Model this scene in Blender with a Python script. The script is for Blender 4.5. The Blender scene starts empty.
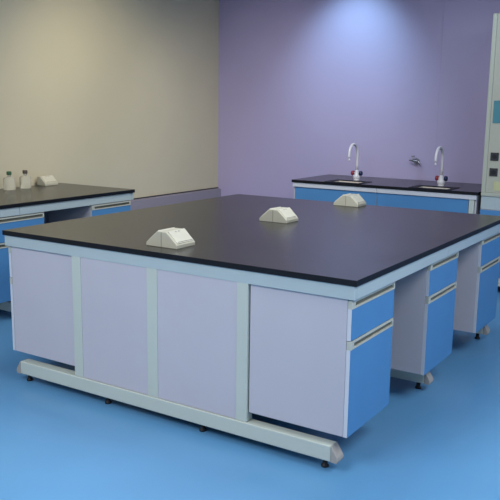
import bpy, bmesh, math, random
from mathutils import Vector, Matrix
PI = math.pi
C = bpy.context.scene.collection
sc = bpy.context.scene
sc.view_settings.view_transform = 'Standard'
sc.view_settings.look = 'None'

# ------------------------------------------------------------------ materials
def mat(name, col, rough=.5, metal=0., spec=.5, noise=0., nscale=8., bump=0., bscale=200., coat=0., trans=0., ior=1.45, emit=None, tint=None):
    m = bpy.data.materials.new(name); m.use_nodes = True
    nt = m.node_tree; b = nt.nodes['Principled BSDF']
    b.inputs['Base Color'].default_value = (*col, 1); b.inputs['Roughness'].default_value = rough
    b.inputs['Metallic'].default_value = metal; b.inputs['Specular IOR Level'].default_value = spec
    b.inputs['Coat Weight'].default_value = coat; b.inputs['Transmission Weight'].default_value = trans
    b.inputs['IOR'].default_value = ior
    tc = nt.nodes.new('ShaderNodeTexCoord')
    if noise or tint:
        n = nt.nodes.new('ShaderNodeTexNoise'); n.inputs['Scale'].default_value = nscale; n.inputs['Detail'].default_value = 4
        nt.links.new(tc.outputs['Object'], n.inputs['Vector'])
        r = nt.nodes.new('ShaderNodeValToRGB')
        c2 = tint or tuple(min(1, c*(1+noise)) for c in col)
        r.color_ramp.elements[0].position = .3; r.color_ramp.elements[1].position = .7
        r.color_ramp.elements[0].color = (*[c*(1-noise) for c in col], 1); r.color_ramp.elements[1].color = (*c2, 1)
        nt.links.new(n.outputs['Fac'], r.inputs['Fac']); nt.links.new(r.outputs['Color'], b.inputs['Base Color'])
    if bump:
        n = nt.nodes.new('ShaderNodeTexNoise'); n.inputs['Scale'].default_value = bscale; n.inputs['Detail'].default_value = 3
        nt.links.new(tc.outputs['Object'], n.inputs['Vector'])
        bp = nt.nodes.new('ShaderNodeBump'); bp.inputs['Strength'].default_value = bump; bp.inputs['Distance'].default_value = .002
        nt.links.new(n.outputs['Fac'], bp.inputs['Height']); nt.links.new(bp.outputs['Normal'], b.inputs['Normal'])
    return m

M = dict(
    cream=mat('cream_wall', (.56, .515, .375), .75, noise=.03, nscale=1.2, bump=.25, bscale=120),
    purple=mat('purple_wall', (.425, .37, .56), .7, noise=.03, nscale=1.2, bump=.25, bscale=120),
    ledge=mat('ledge_paint', (.27, .25, .30), .6, noise=.03, nscale=2),
    white_wall=mat('off_white_wall', (.6, .6, .62), .8, noise=.02, nscale=2),
    ceiling=mat('ceiling_paint', (.55, .56, .62), .9, noise=.02, nscale=2),
    floor=mat('blue_epoxy', (.105, .285, .50), .36, noise=.06, nscale=1.1, bump=.12, bscale=9, coat=.15),
    top=mat('black_phenolic', (.018, .017, .016), .26, spec=1.0, noise=.25, nscale=3, bump=.1, bscale=300),
    edge=mat('black_edge', (.005, .006, .009), .5, spec=.3),
    lilac=mat('lilac_laminate', (.49, .475, .52), .45, noise=.02, nscale=3),
    white=mat('pale_steel', (.50, .55, .49), .38, noise=.02, nscale=4),
    apron=mat('pale_blue_steel', (.41, .49, .50), .38, noise=.02, nscale=4),
    band=mat('pale_edging', (.58, .60, .64), .45, noise=.02, nscale=6),
    blue=mat('blue_laminate', (.075, .235, .47), .42, noise=.03, nscale=4),
    alu=mat('pale_aluminium', (.50, .51, .44), .42, metal=.1, noise=.04, nscale=12),
    slot=mat('handle_recess', (.12, .12, .09), .6, noise=.15, nscale=30),
    cap=mat('grey_plastic_cap', (.34, .32, .29), .45, noise=.05, nscale=20),
    rubber=mat('black_rubber', (.01, .01, .012), .6, noise=.1, nscale=20),
    boxw=mat('cream_plastic', (.47, .45, .35), .45, noise=.03, nscale=20),
    cover=mat('ivory_plastic', (.58, .56, .45), .4, noise=.03, nscale=20),
    dark=mat('dark_plastic_and_shade', (.03, .03, .035), .45, noise=.1, nscale=20),
    fwhite=mat('white_enamel', (.74, .72, .74), .3, noise=.02, nscale=20),
    red=mat('red_plastic', (.28, .03, .045), .4, noise=.05, nscale=20),
    navy=mat('navy_plastic', (.01, .02, .07), .4, noise=.05, nscale=20),
    basin=mat('beige_basin', (.62, .56, .48), .5, noise=.05, nscale=10),
    chrome=mat('dull_chrome', (.32, .32, .36), .3, metal=.8, noise=.05, nscale=20),
    hood=mat('hood_cream', (.42, .42, .34), .5, noise=.03, nscale=3),
    hoodfr=mat('hood_edge', (.42, .44, .36), .45, noise=.02, nscale=3),
    teal=mat('teal_label', (.055, .21, .25), .5, noise=.05, nscale=12),
    yellow=mat('yellow_label', (.50, .50, .27), .5, noise=.05, nscale=12),
    glass=mat('clear_glass', (.9, .95, .93), .05, trans=1, ior=1.3, noise=.01, nscale=3),
    bottle=mat('bottle_plastic', (.93, .93, .86), .12, trans=.82, ior=1.2, noise=.02, nscale=9),
    green=mat('green_cap', (.03, .10, .04), .5, noise=.1, nscale=30),
    brown=mat('brown_cap', (.07, .05, .04), .5, noise=.1, nscale=30),
    paper=mat('bottle_label', (.7, .69, .62), .7, noise=.03, nscale=40),
)

# ------------------------------------------------------------------ mesh helpers
class MB:
    def __init__(s): s.bm = bmesh.new()
    def box(s, x0, x1, y0, y1, z0, z1, mi=0):
        v = [s.bm.verts.new(p) for p in ((x0,y0,z0),(x1,y0,z0),(x1,y1,z0),(x0,y1,z0),(x0,y0,z1),(x1,y0,z1),(x1,y1,z1),(x0,y1,z1))]
        fs = []
        for q in ((3,2,1,0),(4,5,6,7),(0,1,5,4),(1,2,6,5),(2,3,7,6),(3,0,4,7)):
            f = s.bm.faces.new([v[i] for i in q]); f.material_index = mi; fs.append(f)
        return fs
    def prism(s, prof, axis, a, b, mi=0):
        # prof: list of 2-D points (ccw); extruded along axis 'x','y' or 'z' from a to b
        def P(p, t):
            return (t, p[0], p[1]) if axis == 'x' else (p[0], t, p[1]) if axis == 'y' else (p[0], p[1], t)
        A = [s.bm.verts.new(P(p, a)) for p in prof]; B = [s.bm.verts.new(P(p, b)) for p in prof]
        n = len(prof); fs = [s.bm.faces.new(A), s.bm.faces.new(B[::-1])]
        for i in range(n): fs.append(s.bm.faces.new((A[i], B[i], B[(i+1) % n], A[(i+1) % n])))
        for f in fs: f.material_index = mi
    def lathe(s, prof, c=(0,0,0), n=24, axis='z', mi=0):
        rings = []
        for r, z in prof:
            ring = []
            for i in range(n):
                a = 2*PI*i/n; u, w = r*math.cos(a), r*math.sin(a)
                p = (u, w, z) if axis == 'z' else (z, u, w) if axis == 'x' else (w, z, u)
                ring.append(s.bm.verts.new((p[0]+c[0], p[1]+c[1], p[2]+c[2])))
            rings.append(ring)
        for A, B in zip(rings, rings[1:]):
            for i in range(n):
                f = s.bm.faces.new((A[i], A[(i+1) % n], B[(i+1) % n], B[i])); f.material_index = mi; f.smooth = True
        for ring in (rings[0], rings[-1]):
            f = s.bm.faces.new(ring); f.material_index = mi
    def tube(s, pts, r, n=14, mi=0):
        pts = [Vector(p) for p in pts]; rings = []; up = Vector((1, 0, 0))
        rs = r if isinstance(r, (list, tuple)) else [r]*len(pts)
        for i, p in enumerate(pts):
            d = (pts[min(i+1, len(pts)-1)]-pts[max(i-1, 0)]).normalized()
            if abs(d.dot(up)) > .95: up = Vector((0, 1, 0)) if abs(d.y) < .9 else Vector((0, 0, 1))
            a = d.cross(up).normalized(); b = d.cross(a).normalized()
            rings.append([s.bm.verts.new(p+(a*math.cos(2*PI*k/n)+b*math.sin(2*PI*k/n))*rs[i]) for k in range(n)])
        for A, B in zip(rings, rings[1:]):
            for i in range(n):
                f = s.bm.faces.new((A[i], A[(i+1) % n], B[(i+1) % n], B[i])); f.smooth = True; f.material_index = mi
        for ring in (rings[0], rings[-1]):
            f = s.bm.faces.new(ring); f.material_index = mi
    def build(s, name, mats, parent=None, bevel=0., seg=2):
        bmesh.ops.recalc_face_normals(s.bm, faces=s.bm.faces)
        me = bpy.data.meshes.new(name); s.bm.to_mesh(me); s.bm.free()
        for m in (mats if isinstance(mats, (list, tuple)) else [mats]): me.materials.append(M[m])
        o = bpy.data.objects.new(name, me); C.objects.link(o)
        if parent: o.parent = parent
        if bevel:
            md = o.modifiers.new('bevel', 'BEVEL'); md.width = bevel; md.segments = seg; md.limit_method = 'ANGLE'; md.angle_limit = math.radians(40)
            md.harden_normals = False
        return o
def bx(name, m, dims, parent=None, bevel=.002):
    b = MB(); b.box(*dims); return b.build(name, m, parent, bevel)
def tag(o, label=None, cat=None, group=None, kind=None):
    if label: o['label'] = label
    if cat: o['category'] = cat
    if group: o['group'] = group
    if kind: o['kind'] = kind
    return o
def empty(name, loc=(0,0,0), rz=0.):
    o = bpy.data.objects.new(name, None); C.objects.link(o); o.location = loc; o.rotation_euler = (0, 0, rz); o.empty_display_size = .1
    return o
def kids(o): return [c for c in C.objects if c.parent == o]
def copy_tree(o, parent=None):
    c = o.copy(); C.objects.link(c); c.parent = parent
    for ch in kids(o): copy_tree(ch, c)
    return c
def struct(o): o['kind'] = 'structure'; return o

# ------------------------------------------------------------------ dimensions (metres)
W, L, H, T = 2.12, 2.338, .85, .026          # island worktop
XL, YB, ZC = -1.758, 4.565, 2.95             # left wall, back wall, ceiling
ZU = H-T                                      # underside of the worktop
ZA = .765                                     # underside of the apron

# ------------------------------------------------------------------ room shell
XR, YF = 6.0, -5.0
b = MB(); b.box(XL-.1, XR+.1, YF-.1, YB+.1, -.1, 0); struct(b.build('floor', 'floor'))
b = MB(); b.box(XL-.1, XR+.1, YF-.1, YB+.1, ZC, ZC+.1); struct(b.build('ceiling', 'ceiling'))
b = MB(); b.box(XL-.1, XL, YF-.1, YB+.1, 0, ZC); struct(b.build('wall_left', 'cream'))
b = MB(); b.box(XL, XR, YB, YB+.1, 0, ZC); struct(b.build('wall_back', 'purple'))
b = MB(); b.box(XR, XR+.1, YF-.1, YB+.1, 0, ZC); struct(b.build('wall_right', 'white_wall'))
b = MB(); b.box(XL, XR, YF-.1, YF, 0, ZC); struct(b.build('wall_front', 'white_wall'))
b = MB(); b.box(.85, 3.2, YB-.012, YB, 0, ZC); struct(b.build('trim_1', 'purple', bevel=.004))      # shallow pilaster
# lower part of the left wall stands proud: lavender ledge with a dark line over it
b = MB(); b.box(XL, XL+.022, YF, YB-.001, 0, .606); b.box(XL, XL+.045, 2.10, YB-.001, 0, .600)
struct(b.build('trim_2', 'ledge', bevel=.002))
b = MB(); b.box(XL, XL+.006, 2.10, YB-.001, .606, .618); struct(b.build('shadow_strip', 'dark'))  # solid dark strip standing in for the shadow line over the ledge

# ------------------------------------------------------------------ hanging drawer-and-door cabinet
CW, CD, Z0 = .453, .49, .166
def make_cabinet(w=CW, d=CD, z0=Z0, z1=ZA-.002, drawer=.17):
    """origin on the floor under the middle of the front; front faces +X, width along Y"""
    r = empty('base_cabinet'); t = .018; y0, y1 = -w/2, w/2; f = .018
    for s in (0, 1):
        ya = y0 if s == 0 else y1-t
        bx('side_panel', 'lilac', (-d, -f-.001, ya, ya+t, z0, z1), r, .003)
    b = MB(); b.box(-d, -f-.001, y0+t+.0005, y1-t-.0005, z0, z0+t); b.box(-d, -f-.001, y0+t+.0005, y1-t-.0005, z1-t, z1); b.box(-d, -d+.008, y0+t, y1-t, z0+t, z1-t)
    b.build('carcass', 'lilac', r)
    zt = z1-.004; hh = .036
    zd = zt-drawer                                                        # top of door handle
    def front(name, za, zb):
        b = MB(); fs = b.box(-f, 0, y0, y1, za, zb, 1); fs[3].material_index = 0      # +X face is blue, the rim is pale edging
        o = b.build(name, ['blue', 'band'], r)
        h = MB()                                                          # aluminium pull profile along the top edge, with a finger slot
        za2, zb2 = zb, zb+hh; pr = .003
        sy0, sy1 = y0+.03, y1-.012
        h.box(-f, pr, y0, y1, za2, za2+.007); h.box(-f, pr, y0, y1, zb2-.010, zb2)
        h.box(-f, pr, y0, sy0, za2+.007, zb2-.010); h.box(-f, pr, sy1, y1, za2+.007, zb2-.010)
        h.box(-f, -.006, sy0, sy1, za2+.007, zb2-.010, 1)
        hd = h.build('handle', ['alu', 'slot'], o, .0012, 1)
        hd['label'] = 'pale metal pull strip with a dark recessed slot'
        return o
    front('drawer', zd, zt-hh)
    front('door', z0+.001, zd-.004-hh)
    return r
proto = make_cabinet()
def place(o, x, y, rz, label, group):
    o.location = (x, y, 0); o.rotation_euler = (0, 0, rz); tag(o, label, 'cabinet', group); return o
isl = [(W-.025, .018+CW/2), (W-.025, .945+CW/2), (W-.025, 1.868+CW/2)]
G1 = 'drawer cabinets hung under the island bench'
place(proto, *isl[0], 0, 'blue-fronted drawer cabinet under the nearest front corner of the big island worktop', G1)
place(copy_tree(proto), *isl[1], 0, 'middle blue-fronted cabinet on the right side of the big island, between two open knee spaces', G1)
place(copy_tree(proto), *isl[2], 0, 'farthest blue-fronted cabinet on the right side of the big island, at the picture edge', G1)
place(copy_tree(proto), .025, isl[0][1], PI, 'lilac-sided cabinet at the left front corner of the big island, over the rail tip', G1)

# ------------------------------------------------------------------ worktops
def worktop(name, x0, x1, y0, y1, holes=()):
    xs = sorted({x0, x1, *[h[0] for h in holes], *[h[1] for h in holes]}); ys = sorted({y0, y1, *[h[2] for h in holes], *[h[3] for h in holes]})
    bm = bmesh.new(); V = {}
    def v(x, y, z):
        k = (x, y, z)
        if k not in V: V[k] = bm.verts.new(k)
        return V[k]
    def solid(i, j):
        if not (0 <= i < len(xs)-1 and 0 <= j < len(ys)-1): return False
        cx, cy = (xs[i]+xs[i+1])/2, (ys[j]+ys[j+1])/2
        return not any(h[0] < cx < h[1] and h[2] < cy < h[3] for h in holes)
    for i in range(len(xs)-1):
        for j in range(len(ys)-1):
            if not solid(i, j): continue
            a, c, d, e = xs[i], xs[i+1], ys[j], ys[j+1]
            bm.faces.new((v(a,d,H), v(c,d,H), v(c,e,H), v(a,e,H))); f = bm.faces.new((v(a,e,ZU), v(c,e,ZU), v(c,d,ZU), v(a,d,ZU))); f.material_index = 1
            for (di, dj, p, q) in ((-1,0,(a,e),(a,d)), (1,0,(c,d),(c,e)), (0,-1,(a,d),(c,d)), (0,1,(c,e),(a,e))):
                if not solid(i+di, j+dj):
                    f = bm.faces.new((v(*p,ZU), v(*q,ZU), v(*q,H), v(*p,H))); f.material_index = 1
    me = bpy.data.meshes.new(name); bm.to_mesh(me); bm.free(); me.materials.append(M['top']); me.materials.append(M['edge'])
    o = bpy.data.objects.new(name, me); C.objects.link(o)
    md = o.modifiers.new('bevel', 'BEVEL'); md.width = .0012; md.segments = 1; md.limit_method = 'ANGLE'
    return o
tag(worktop('worktop', 0, W, 0, L), 'broad black worktop of the island bench in the middle of the room', 'worktop')

# ------------------------------------------------------------------ steel frame of the island
fr = empty('bench_frame', (0, 0, 0))
tag(fr, 'pale steel frame with floor rails carrying the big island worktop', 'bench frame')
def rail(parent, x0, x1, yc, zb=.047, zt=.120, wy=.06, feet=(.12,), axis='x', name='floor_rail'):
    ya, yb = yc-wy/2, yc+wy/2
    b = MB(); b.prism([(x0+.035, zb), (x1-.035, zb), (x1-.035, zt), (x0+.035, zt)], 'y', ya, yb)
    r = b.build(name, 'white', parent, .005)
    for s in (0, 1):
        b = MB()
        if s: pr = [(x1-.035, zb-.001), (x1-.006, zb-.001), (x1, zb+.012), (x1-.004, zb+.026), (x1-.035, zt+.001)]
        else: pr = [(x0+.035, zb-.001), (x0+.035, zt+.001), (x0+.004, zb+.026), (x0, zb+.012), (x0+.006, zb-.001)]
        b.prism(pr, 'y', ya-.001, yb+.001); c = b.build('end_cap', 'cap', r, .003); c['label'] = 'grey sloping plastic end cap'
    for x in feet:
        b = MB(); b.lathe([(.017, 0), (.017, .008), (.014, .012), (.011, .015), (.011, zb+.001)], (x, yc+.012, 0), 20)
        b.build('foot', 'rubber', r)
    return r
RX0, RX1 = .065, W-.055
PX = ((.519, .580), (1.020, 1.084), (1.541, 1.600))
for k, yc in enumerate((.031, L/2, L-.031)):
    rail(fr, RX0, RX1, yc, feet=(.125, .72, 1.33, 1.985))
    for (a, c) in PX:
        bx('post', 'white', (a, c, yc-.024, yc+.024, .121, ZA+.001), fr, .0015)
    if k != 1:
        for (a, c) in ((PX[0][1], PX[1][0]), (PX[1][1], PX[2][0])):
            o = bx('infill_panel', 'lilac', (a+.0005, c-.0005, yc-.022, yc+.012, .122, ZA), fr, .001); o['label'] = 'pale lilac infill panel'
IN = .009
def apron(x0, x1, y0, y1, parent, split):
    t = .02
    for (ya) in (y0, y1-t): bx('apron', 'apron', (x0, x1, ya, ya+t, ZA, ZU), parent, .0015)
    ys = [y0+t+.001]+list(split)+[y1-t-.001]
    for xa in (x0, x1-t):
        for a, c in zip(ys, ys[1:]): bx('apron', 'apron', (xa, xa+t, a, c-.003, ZA, ZU), parent, .0015)
apron(IN, W-IN, IN-.002, L-IN, fr, (L/2,))
for yc in (L/4, 3*L/4): bx('cross_beam', 'white', (.03, W-.03, yc-.02, yc+.02, ZA+.005, ZU-.001), fr)
for xa in (PX[0][0]+.01, PX[2][1]-.03):                                      # long panels closing the knee spaces
    for a, c in ((.052, L/2-.026), (L/2+.026, L-.052)):
        bx('back_panel', 'lilac', (xa, xa+.018, a, c, .165, ZA-.001), fr, .001)

# ------------------------------------------------------------------ double-sided outlet boxes
def make_box(single=False):
    r = empty('outlet_box'); lx, ly = .096, .074
    def hull():
        if single: return [(-.004, 0), (lx, 0), (lx, .018), (.036, .072), (.030, .076), (0, .076), (-.004, .072)]
        return [(-lx, 0), (lx, 0), (lx, .018), (.036, .072), (.030, .076), (-.022, .076), (-.028, .072), (-lx, .018)]
    b = MB(); b.prism(hull(), 'y', -ly, ly); b.build('housing', 'boxw', r, .003)
    # seam across each end
    for s in (() if single else (-1, 1)): bx('seam', 'slot', (-.0012, .0012, s*ly-.0006, s*ly+.0006, .003, .074), r, 0)
    # raised hinged socket cover on both slopes
    for s in ((1,) if single else (1, -1)):
        p0, p1 = Vector((lx-.008, .018+.0035)), Vector((.030, .0765))
        if s < 0: p0, p1 = Vector((-lx+.008, .018+.0045)), Vector((-.026, .0755))
        d = (p1-p0).normalized(); n = Vector((-d.y, d.x)); 
        if n.y < 0: n = -n
        q = [p0-n*.004, p1-n*.004, p1+n*.006, p0+n*.006]
        b = MB(); b.prism([tuple(v) for v in q], 'y', -ly+.012, ly-.006)
        c = b.build('socket_cover', 'cover', r, .002)
        e = [p0+d*.006+n*.0055, p0+d*.0085+n*.0055, p0+d*.0085+n*.0066, p0+d*.006+n*.0066]
        b = MB(); b.prism([tuple(v) for v in e], 'y', -ly+.02, ly-.014); b.build('lid_groove', 'slot', c)
        for k in (-1, 1):
            b = MB(); pc = p0+d*(p1-p0).length*.88
            b.lathe([(.004, -.001), (.004, .0012), (.002, .0016)], (0, 0, 0), 10)
            sc_ = b.build('screw', 'cap', c); sc_.location = (pc.x+n.x*.006, k*.012, pc.y+n.y*.006); sc_.rotation_euler = (0, math.atan2(n.x, n.y), 0)
    return r
GB = 'cream outlet boxes along the middle of the island'
bxs = [(1.025, .188, 'cream wedge-shaped outlet box nearest the front edge of the island worktop'),
       (1.025, 1.245, 'cream wedge-shaped outlet box in the middle of the island worktop'),
       (1.035, 2.235, 'cream wedge-shaped outlet box at the far edge of the island worktop, before the sinks')]
ob = make_box()
for i, (x, y, lab) in enumerate(bxs):
    o = ob if i == 0 else copy_tree(ob)
    o.location = (x, y, H); tag(o, lab, 'outlet box', GB)
o = make_box(True); o.location = (-1.715, 1.865, H); tag(o, 'cream outlet box on the wall bench at the left, beside two bottles', 'outlet box')

# ------------------------------------------------------------------ bench along the left wall
LX0, LX1, LY1 = XL+.024, -.858, 2.075
LY0 = LY1-L
tag(worktop('worktop', LX0, LX1, LY0, LY1), 'black worktop of the bench along the cream left wall, with two bottles on it', 'worktop')
f2 = empty('bench_frame', (0, 0, 0)); tag(f2, 'pale steel frame under the left wall bench', 'bench frame')
apron(LX0+.002, LX1-IN, LY0+IN, LY1-IN, f2, (.866,))
for yc in (LY0+.03, .866, LY1-.03):
    rail(f2, LX0+.01, LX1-.03, yc, feet=(LX0+.1, LX1-.13))
    bx('post', 'white', (LX0+.30, LX0+.36, yc-.02, yc+.02, .121, ZA+.001), f2, .003)
for a, c in ((LY0+.055, .84), (.892, LY1-.055)):
    bx('back_panel', 'lilac', (LX0+.31, LX0+.328, a, c, .165, ZA-.001), f2, .001)
G2 = 'drawer cabinets hung under the left wall bench'
for yc, lab in ((2.03-CW/2, 'blue-fronted cabinet at the far end of the left wall bench'),
                (1.088-CW/2, 'blue-fronted cabinet of the left wall bench at the left picture edge')):
    place(copy_tree(proto), LX1-.012, yc, 0, lab, G2)

def bottle(x, y, capm, label, s=1.):
    r = empty('reagent_bottle', (x, y, H)); tag(r, label, 'bottle', 'bottles on the left wall bench')
    b = MB(); b.lathe([(.034*s, 0), (.045*s, .003), (.047*s, .01), (.047*s, .088*s), (.044*s, .096*s), (.020*s, .104*s), (.013*s, .109*s), (.013*s, .126*s)], n=28)
    b.build('body', 'bottle', r)
    b = MB(); b.lathe([(.019*s, .122*s), (.020*s, .124*s), (.020*s, .146*s), (.017*s, .150*s)], n=20); o = b.build('cap', capm, r, .001); o['label'] = 'dark green screw cap' if capm == 'green' else 'dark brown screw cap'
bottle(-1.60, 1.395, 'green', 'clear bottle with a green cap on the left wall bench, nearest the picture edge')
bottle(-1.60, 1.56, 'brown', 'clear bottle with a brown cap beside the outlet box on the left wall bench')

# ------------------------------------------------------------------ sink bench along the back wall
BX0, BX1, BY0, BY1 = -.305, 1.518, 3.745, YB-.014
S1 = (.09, .38, 3.80, 3.99); S2 = (.94, 1.23, 3.79, 3.98)
tag(worktop('worktop', BX0, BX1, BY0, BY1, (S1, S2)), 'black worktop with two sinks against the purple wall', 'worktop')
f3 = empty('sink_bench_frame', (0, 0, 0)); tag(f3, 'pale steel frame under the black sink worktop at the purple wall', 'bench frame')
t = .02
for ya in (BY0+.008, BY1-.028):
    for a, c in ((BX0+.01, .588), (.592, BX1-.01)): bx('apron', 'band', (a, c, ya, ya+t, ZA+.018, ZU), f3, .0015)
for xa in (BX0+.01, BX1-.03): bx('apron', 'white', (xa, xa+t, BY0+.029, BY1-.03, ZA+.018, ZU), f3, .0015)
bx('post', 'white', (BX1-.075, BX1-.03, BY0+.015, BY0+.05, .12, ZA+.018), f3, .003)
bx('end_panel', 'lilac', (BX1-.028, BX1-.012, BY0+.03, BY1-.03, .12, ZA+.017), f3, .001)
bx('end_panel', 'lilac', (BX0+.012, BX0+.028, BY0+.03, BY1-.03, .12, ZA+.017), f3, .001)
bx('plinth', 'white', (BX0+.03, BX1-.03, BY0+.06, BY0+.09, 0, .119), f3, .001)
def sink_cab(x0, x1, label):
    r = empty('sink_cabinet', ((x0+x1)/2, BY0+.02, 0)); hw = (x1-x0)/2; z0, z1 = .121, ZA+.016; D = .74
    tag(r, label, 'cabinet', 'blue-doored cabinets under the sinks')
    b = MB()
    for xa in (-hw, hw-.018): b.box(xa, xa+.018, .02, D, z0, z1)
    b.box(-hw+.0185, hw-.0185, .02, D, z0, z0+.018); b.box(-hw+.0185, hw-.0185, D-.01, D, z0+.018, z1)
    b.build('carcass', 'lilac', r)
    b = MB(); fs = b.box(-hw+.002, hw-.002, 0, .018, .602, z1-.002, 1); fs[2].material_index = 0; b.build('front_panel', ['blue', 'band'], r)
    for s in (0, 1):
        a, c = (-hw+.002, -.002) if s == 0 else (.002, hw-.002)
        b = MB(); fs = b.box(a, c, 0, .018, z0+.002, .598, 1); fs[2].material_index = 0
        d = b.build('door', ['blue', 'band'], r)
        xx = c-.05 if s == 0 else a+.05
        b = MB(); b.tube([(xx, 0, .44), (xx, -.025, .45), (xx, -.025, .55), (xx, 0, .56)], .005, 10); b.build('handle', 'alu', d)
sink_cab(BX0+.03, .59, 'blue-doored cabinet under the left sink at the purple wall')
sink_cab(.592, BX1-.078, 'blue-doored cabinet under the right sink at the purple wall')
def basin(S, label):
    x0, x1, y0, y1 = S; cx, cy = (x0+x1)/2, (y0+y1)/2
    r = empty('sink_basin', (cx, cy, H)); tag(r, label, 'sink', 'sink basins in the back worktop')
    hx, hy = (x1-x0)/2-.001, (y1-y0)/2-.001
    bm = bmesh.new()
    def ring(a, c, z): return [bm.verts.new(p) for p in ((-a,-c,z), (a,-c,z), (a,c,z), (-a,c,z))]
    R_ = [ring(hx, hy, -.004), ring(hx-.012, hy-.012, -.004), ring(hx-.03, hy-.03, -.20), ring(.03, .03, -.212)]
    for A, B in zip(R_, R_[1:]):
        for i in range(4): bm.faces.new((A[i], A[(i+1) % 4], B[(i+1) % 4], B[i]))
    bm.faces.new(R_[-1])
    me = bpy.data.meshes.new('bowl'); bm.to_mesh(me); bm.free(); me.materials.append(M['basin'])
    o = bpy.data.objects.new('bowl', me); C.objects.link(o); o.parent = r
    md = o.modifiers.new('solid', 'SOLIDIFY'); md.thickness = .004; md.offset = -1
    b = MB()                                                              # raised black rim
    ow = .045
    for q in ((-hx-ow, hx+ow, -hy-ow, -hy-.001), (-hx-ow, hx+ow, hy+.001, hy+ow), (-hx-ow, -hx-.001, -hy-.001, hy+.001), (hx+.001, hx+ow, -hy-.001, hy+.001)):
        b.box(*q, .0003, .004)
    b.build('rim', 'edge', r, .001)
    b = MB(); b.lathe([(.026, -.2135), (.026, -.209), (.012, -.208)], n=18); b.build('drain', 'chrome', r)
basin(S1, 'left sink basin sunk in the black worktop at the purple wall')
basin(S2, 'right sink basin sunk in the black worktop near the fume cupboard')
def make_faucet():
    r = empty('gooseneck_tap')
    b = MB(); b.lathe([(.030, 0), (.030, .005), (.026, .008), (.034, .020), (.037, .035), (.034, .050), (.022, .064), (.018, .085), (.013, .10)], n=24)
    b.build('base', 'fwhite', r)
    pts = [(0, 0, .095), (0, 0, .16), (0, 0, .22), (0, 0, .262)]
    R0 = .092
    for i in range(1, 17):
        a = PI*i/16*1.0; pts.append((0, -R0+R0*math.cos(a), .262+R0*math.sin(a)))
    pts += [(0, -2*R0, .243), (0, -2*R0, .228)]
    b = MB(); b.tube(pts, .0125, 14); b.build('spout', 'fwhite', r)
    b = MB(); b.lathe([(.010, 0), (.010, .012), (.006, .016), (.006, .03)], (0, -2*R0, .200), 14); b.build('nozzle', 'fwhite', r)
    for s, m, lab in ((-1, 'red', 'dark red valve knob'), (1, 'navy', 'navy valve knob')):
        b = MB(); b.tube([(s*.012, 0, .070), (s*.045, 0, .072)], .008, 10); st = b.build('valve_stem', 'fwhite', r)
        b = MB(); b.lathe([(.014, 0), (.022, .004), (.024, .016), (.022, .028), (.014, .032)], (s*.026 if s > 0 else s*.056, 0, .070), 16, axis='x')
        k = b.build('knob', m, r); k['label'] = lab
    return r
fa = make_faucet(); fa.location = (.225, 4.10, H); tag(fa, 'white gooseneck tap with red and navy knobs behind the left sink', 'tap', 'gooseneck taps at the sinks')
fb = copy_tree(fa); fb.location = (1.078, 4.09, H); tag(fb, 'white gooseneck tap behind the right sink, nearest the fume cupboard', 'tap')

# wall-mounted gas cock
g = empty('wall_tap', (.66, YB, 1.035)); tag(g, 'small grey metal outlet valve fixed on the purple wall between the taps', 'tap')
b = MB(); b.lathe([(.030, -.012), (.030, -.003), (.024, 0)], (0, 0, 0), 18, axis='y'); b.build('wall_plate', 'chrome', g)
b = MB(); b.tube([(0, -.01, 0), (0, -.07, 0)], .012, 12); b.tube([(-.055, -.06, .008), (0, -.065, .004), (.035, -.06, .003), (.052, -.065, -.012), (.056, -.07, -.035)], [.007, .011, .009, .008, .007], 12)
b.build('valve_body', 'chrome', g)
b = MB(); b.tube([(-.012, -.07, .01), (-.018, -.07, .045)], .006, 10); b.box(-.034, .0, -.077, -.063, .042, .056); b.build('lever', 'chrome', g, .002)

# ------------------------------------------------------------------ fume cupboard at the right edge
HX0, HX1, HY0, HY1, HZ = 1.545, 3.05, 3.745, YB-.016, 2.315
h = empty('fume_cupboard', (0, 0, 0)); tag(h, 'tall cream fume cupboard with dark sockets and a teal label at the right picture edge', 'fume cupboard')
LZ = .835
b = MB()
b.box(HX0, HX0+.022, HY0+.02, HY1, LZ, HZ); b.box(HX1-.022, HX1, HY0+.02, HY1, LZ, HZ)
b.box(HX0+.022, HX1-.022, HY1-.02, HY1, LZ, HZ); b.box(HX0+.022, HX1-.022, HY0+.02, HY1-.02, HZ-.02, HZ)
b.build('casing', 'hoodfr', h, .003)
JW = .215
for s in (0, 1):
    x0 = HX0 if s == 0 else HX1-JW
    e0, e1 = (x0, x0+.035) if s == 0 else (x0+JW-.035, x0+JW)
    p0, p1 = (x0+.036, x0+JW) if s == 0 else (x0, x0+JW-.036)
    j = bx('side_column', 'hood', (p0, p1, HY0+.002, HY0+.019, LZ+.02, HZ-.001), h, .002)
    e = bx('edge_strip', 'hoodfr', (e0, e1, HY0, HY0+.019, LZ+.02, HZ), h, .003)
    for zc in (1.158, 1.028):
        cx = HX0+.092 if s == 0 else HX1-.092
        b = MB(); b.box(cx-.034, cx+.034, HY0-.004, HY0+.001, zc-.034, zc+.034); k = b.build('socket', 'dark', j, .002); k['label'] = 'dark square socket'
        b = MB(); b.lathe([(.020, -.0065), (.020, -.0045)], (cx, HY0, zc), 18, axis='y'); b.build('socket_ring', 'rubber', j)
o = bx('notice_label', 'teal', (HX0+.055, HX0+.185, HY0-.002, HY0+.0015, 1.435, 1.618), h, .0005); o['label'] = 'plain teal notice panel'
o = bx('hazard_label', 'yellow', (HX0+.10, HX0+.19, HY0-.001, HY0+.0015, .875, .95), h, .0005); o['label'] = 'pale yellow sticker'
bx('head_panel', 'hood', (HX0+JW+.001, HX1-JW-.001, HY0+.002, HY0+.02, 1.95, HZ-.001), h, .002)
b = MB(); x0, x1 = HX0+JW+.004, HX1-JW-.004
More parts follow.
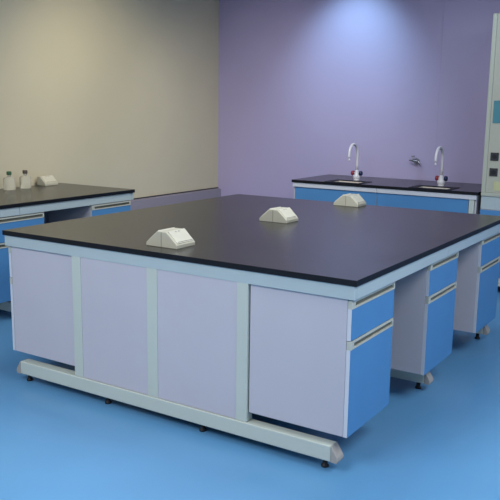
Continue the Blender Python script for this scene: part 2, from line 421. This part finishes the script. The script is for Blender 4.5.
for q in ((x0, x1, 1.28, 1.31), (x0, x1, 1.94, 1.97), (x0, x0+.03, 1.31, 1.94), (x1-.03, x1, 1.31, 1.94)): b.box(q[0], q[1], HY0+.024, HY0+.04, q[2], q[3])
sash = b.build('sash', 'alu', h); b = MB(); b.box(x0+.028, x1-.028, HY0+.030, HY0+.034, 1.308, 1.942); b.build('pane', 'glass', sash)
bx('work_surface', 'hoodfr', (HX0, HX1, HY0-.004, HY1, LZ-.012, LZ+.019), h, .004)
b = MB(); b.box(HX0+.003, HX1-.003, HY0+.012, HY1, .13, .71); b.build('base_carcass', 'lilac', h)
bx('apron', 'apron', (HX0+.002, HX1-.002, HY0+.006, HY0+.03, .712, LZ-.013), h, .002)
for k in range(2):
    a = HX0+.004+k*(HX1-HX0)/2; c = a+(HX1-HX0)/2-.008
    b = MB(); fs = b.box(a, c, HY0-.006, HY0+.0115, .135, .708, 1); fs[2].material_index = 0
    d = b.build('door', ['blue', 'band'], h); xx = c-.05 if k == 0 else a+.05
    b = MB(); b.tube([(xx, HY0-.006, .48), (xx, HY0-.03, .49), (xx, HY0-.03, .60), (xx, HY0-.006, .61)], .005, 10); b.build('handle', 'alu', d)
bx('bottom_rail', 'white', (HX0+.003, HX1-.003, HY0-.006, HY0+.04, .06, .129), h, .003)
for x in (HX0+.15, HX1-.15):
    for y in (HY0+.03, HY1-.1):
        b = MB(); b.lathe([(.026, 0), (.026, .01), (.014, .02), (.014, .061 if y < 4 else .131)], (x, y, 0), 16); b.build('foot', 'rubber', h)

# ------------------------------------------------------------------ lights
def area(name, loc, size, power, col, rot=(0, 0, 0), sy=None):
    l = bpy.data.lights.new(name, 'AREA'); l.energy = power; l.color = col; l.size = size
    if sy: l.shape = 'RECTANGLE'; l.size_y = sy
    o = bpy.data.objects.new(name, l); C.objects.link(o); o.location = loc; o.rotation_euler = rot
    return o
def spot(name, loc, target, power, col, angle, blend=1., r=.08):
    l = bpy.data.lights.new(name, 'SPOT'); l.energy = power; l.color = col; l.spot_size = math.radians(angle); l.spot_blend = blend; l.shadow_soft_size = r
    o = bpy.data.objects.new(name, l); C.objects.link(o); o.location = loc
    o.rotation_euler = (Vector(target)-Vector(loc)).to_track_quat('-Z', 'Y').to_euler()
    return o
area('ceiling_lamp', (1.0, 1.2, ZC-.02), 1.2, 52, (.94, .97, 1.0))
area('ceiling_lamp', (4.2, -.2, ZC-.02), 1.6, 100, (.94, .97, 1.0))
area('ceiling_lamp', (1.0, -2.8, ZC-.02), 1.8, 128, (.98, .98, 1.0))
area('ceiling_lamp', (4.4, 2.6, ZC-.02), 1.2, 18, (.80, .90, 1.0))
spot('wall_spot', (0.0, 3.85, ZC-.05), (-.07, 4.6, 1.95), 62, (.45, .78, 1.0), 88, 1., .08)
spot('wall_spot', (-.2, 1.9, ZC-.05), (-1.75, 2.6, 1.15), 130, (1.0, .90, .66), 95, 1., .2)
spot('wall_spot', (.4, 2.3, ZC-.05), (-1.2, 4.6, .65), 150, (1.0, .94, .92), 84, 1., .25)  # added wash with no known fixture, brightens the walls around the corner
spot('wall_spot', (1.5, 2.9, ZC-.05), (1.0, 4.6, 1.3), 38, (.75, .88, 1.0), 90, 1., .25)  # added cool fill for the back wall, no such lamp known
w = bpy.data.worlds.new('world'); sc.world = w; w.use_nodes = True
w.node_tree.nodes['Background'].inputs[0].default_value = (.5, .6, .8, 1); w.node_tree.nodes['Background'].inputs[1].default_value = .2

# ------------------------------------------------------------------ camera
yaw, pitch, roll, fpx = -.5676, .1833, .0136, 756.33
cy_, sy_, cp, sp = math.cos(yaw), math.sin(yaw), math.cos(pitch), math.sin(pitch)
f = Vector((sy_*cp, cy_*cp, -sp)); r = Vector((cy_, -sy_, 0)); u = r.cross(f)
r2 = r*math.cos(roll)+u*math.sin(roll); u2 = -r*math.sin(roll)+u*math.cos(roll)
cam = bpy.data.cameras.new('camera'); co = bpy.data.objects.new('camera', cam); C.objects.link(co)
co.matrix_world = Matrix(((r2.x, u2.x, -f.x, 3.3437), (r2.y, u2.y, -f.y, -2.7165), (r2.z, u2.z, -f.z, 1.5162), (0, 0, 0, 1)))
cam.sensor_width = 36; cam.sensor_fit = 'HORIZONTAL'; cam.lens = fpx/500*36; cam.clip_start = .05
sc.camera = co
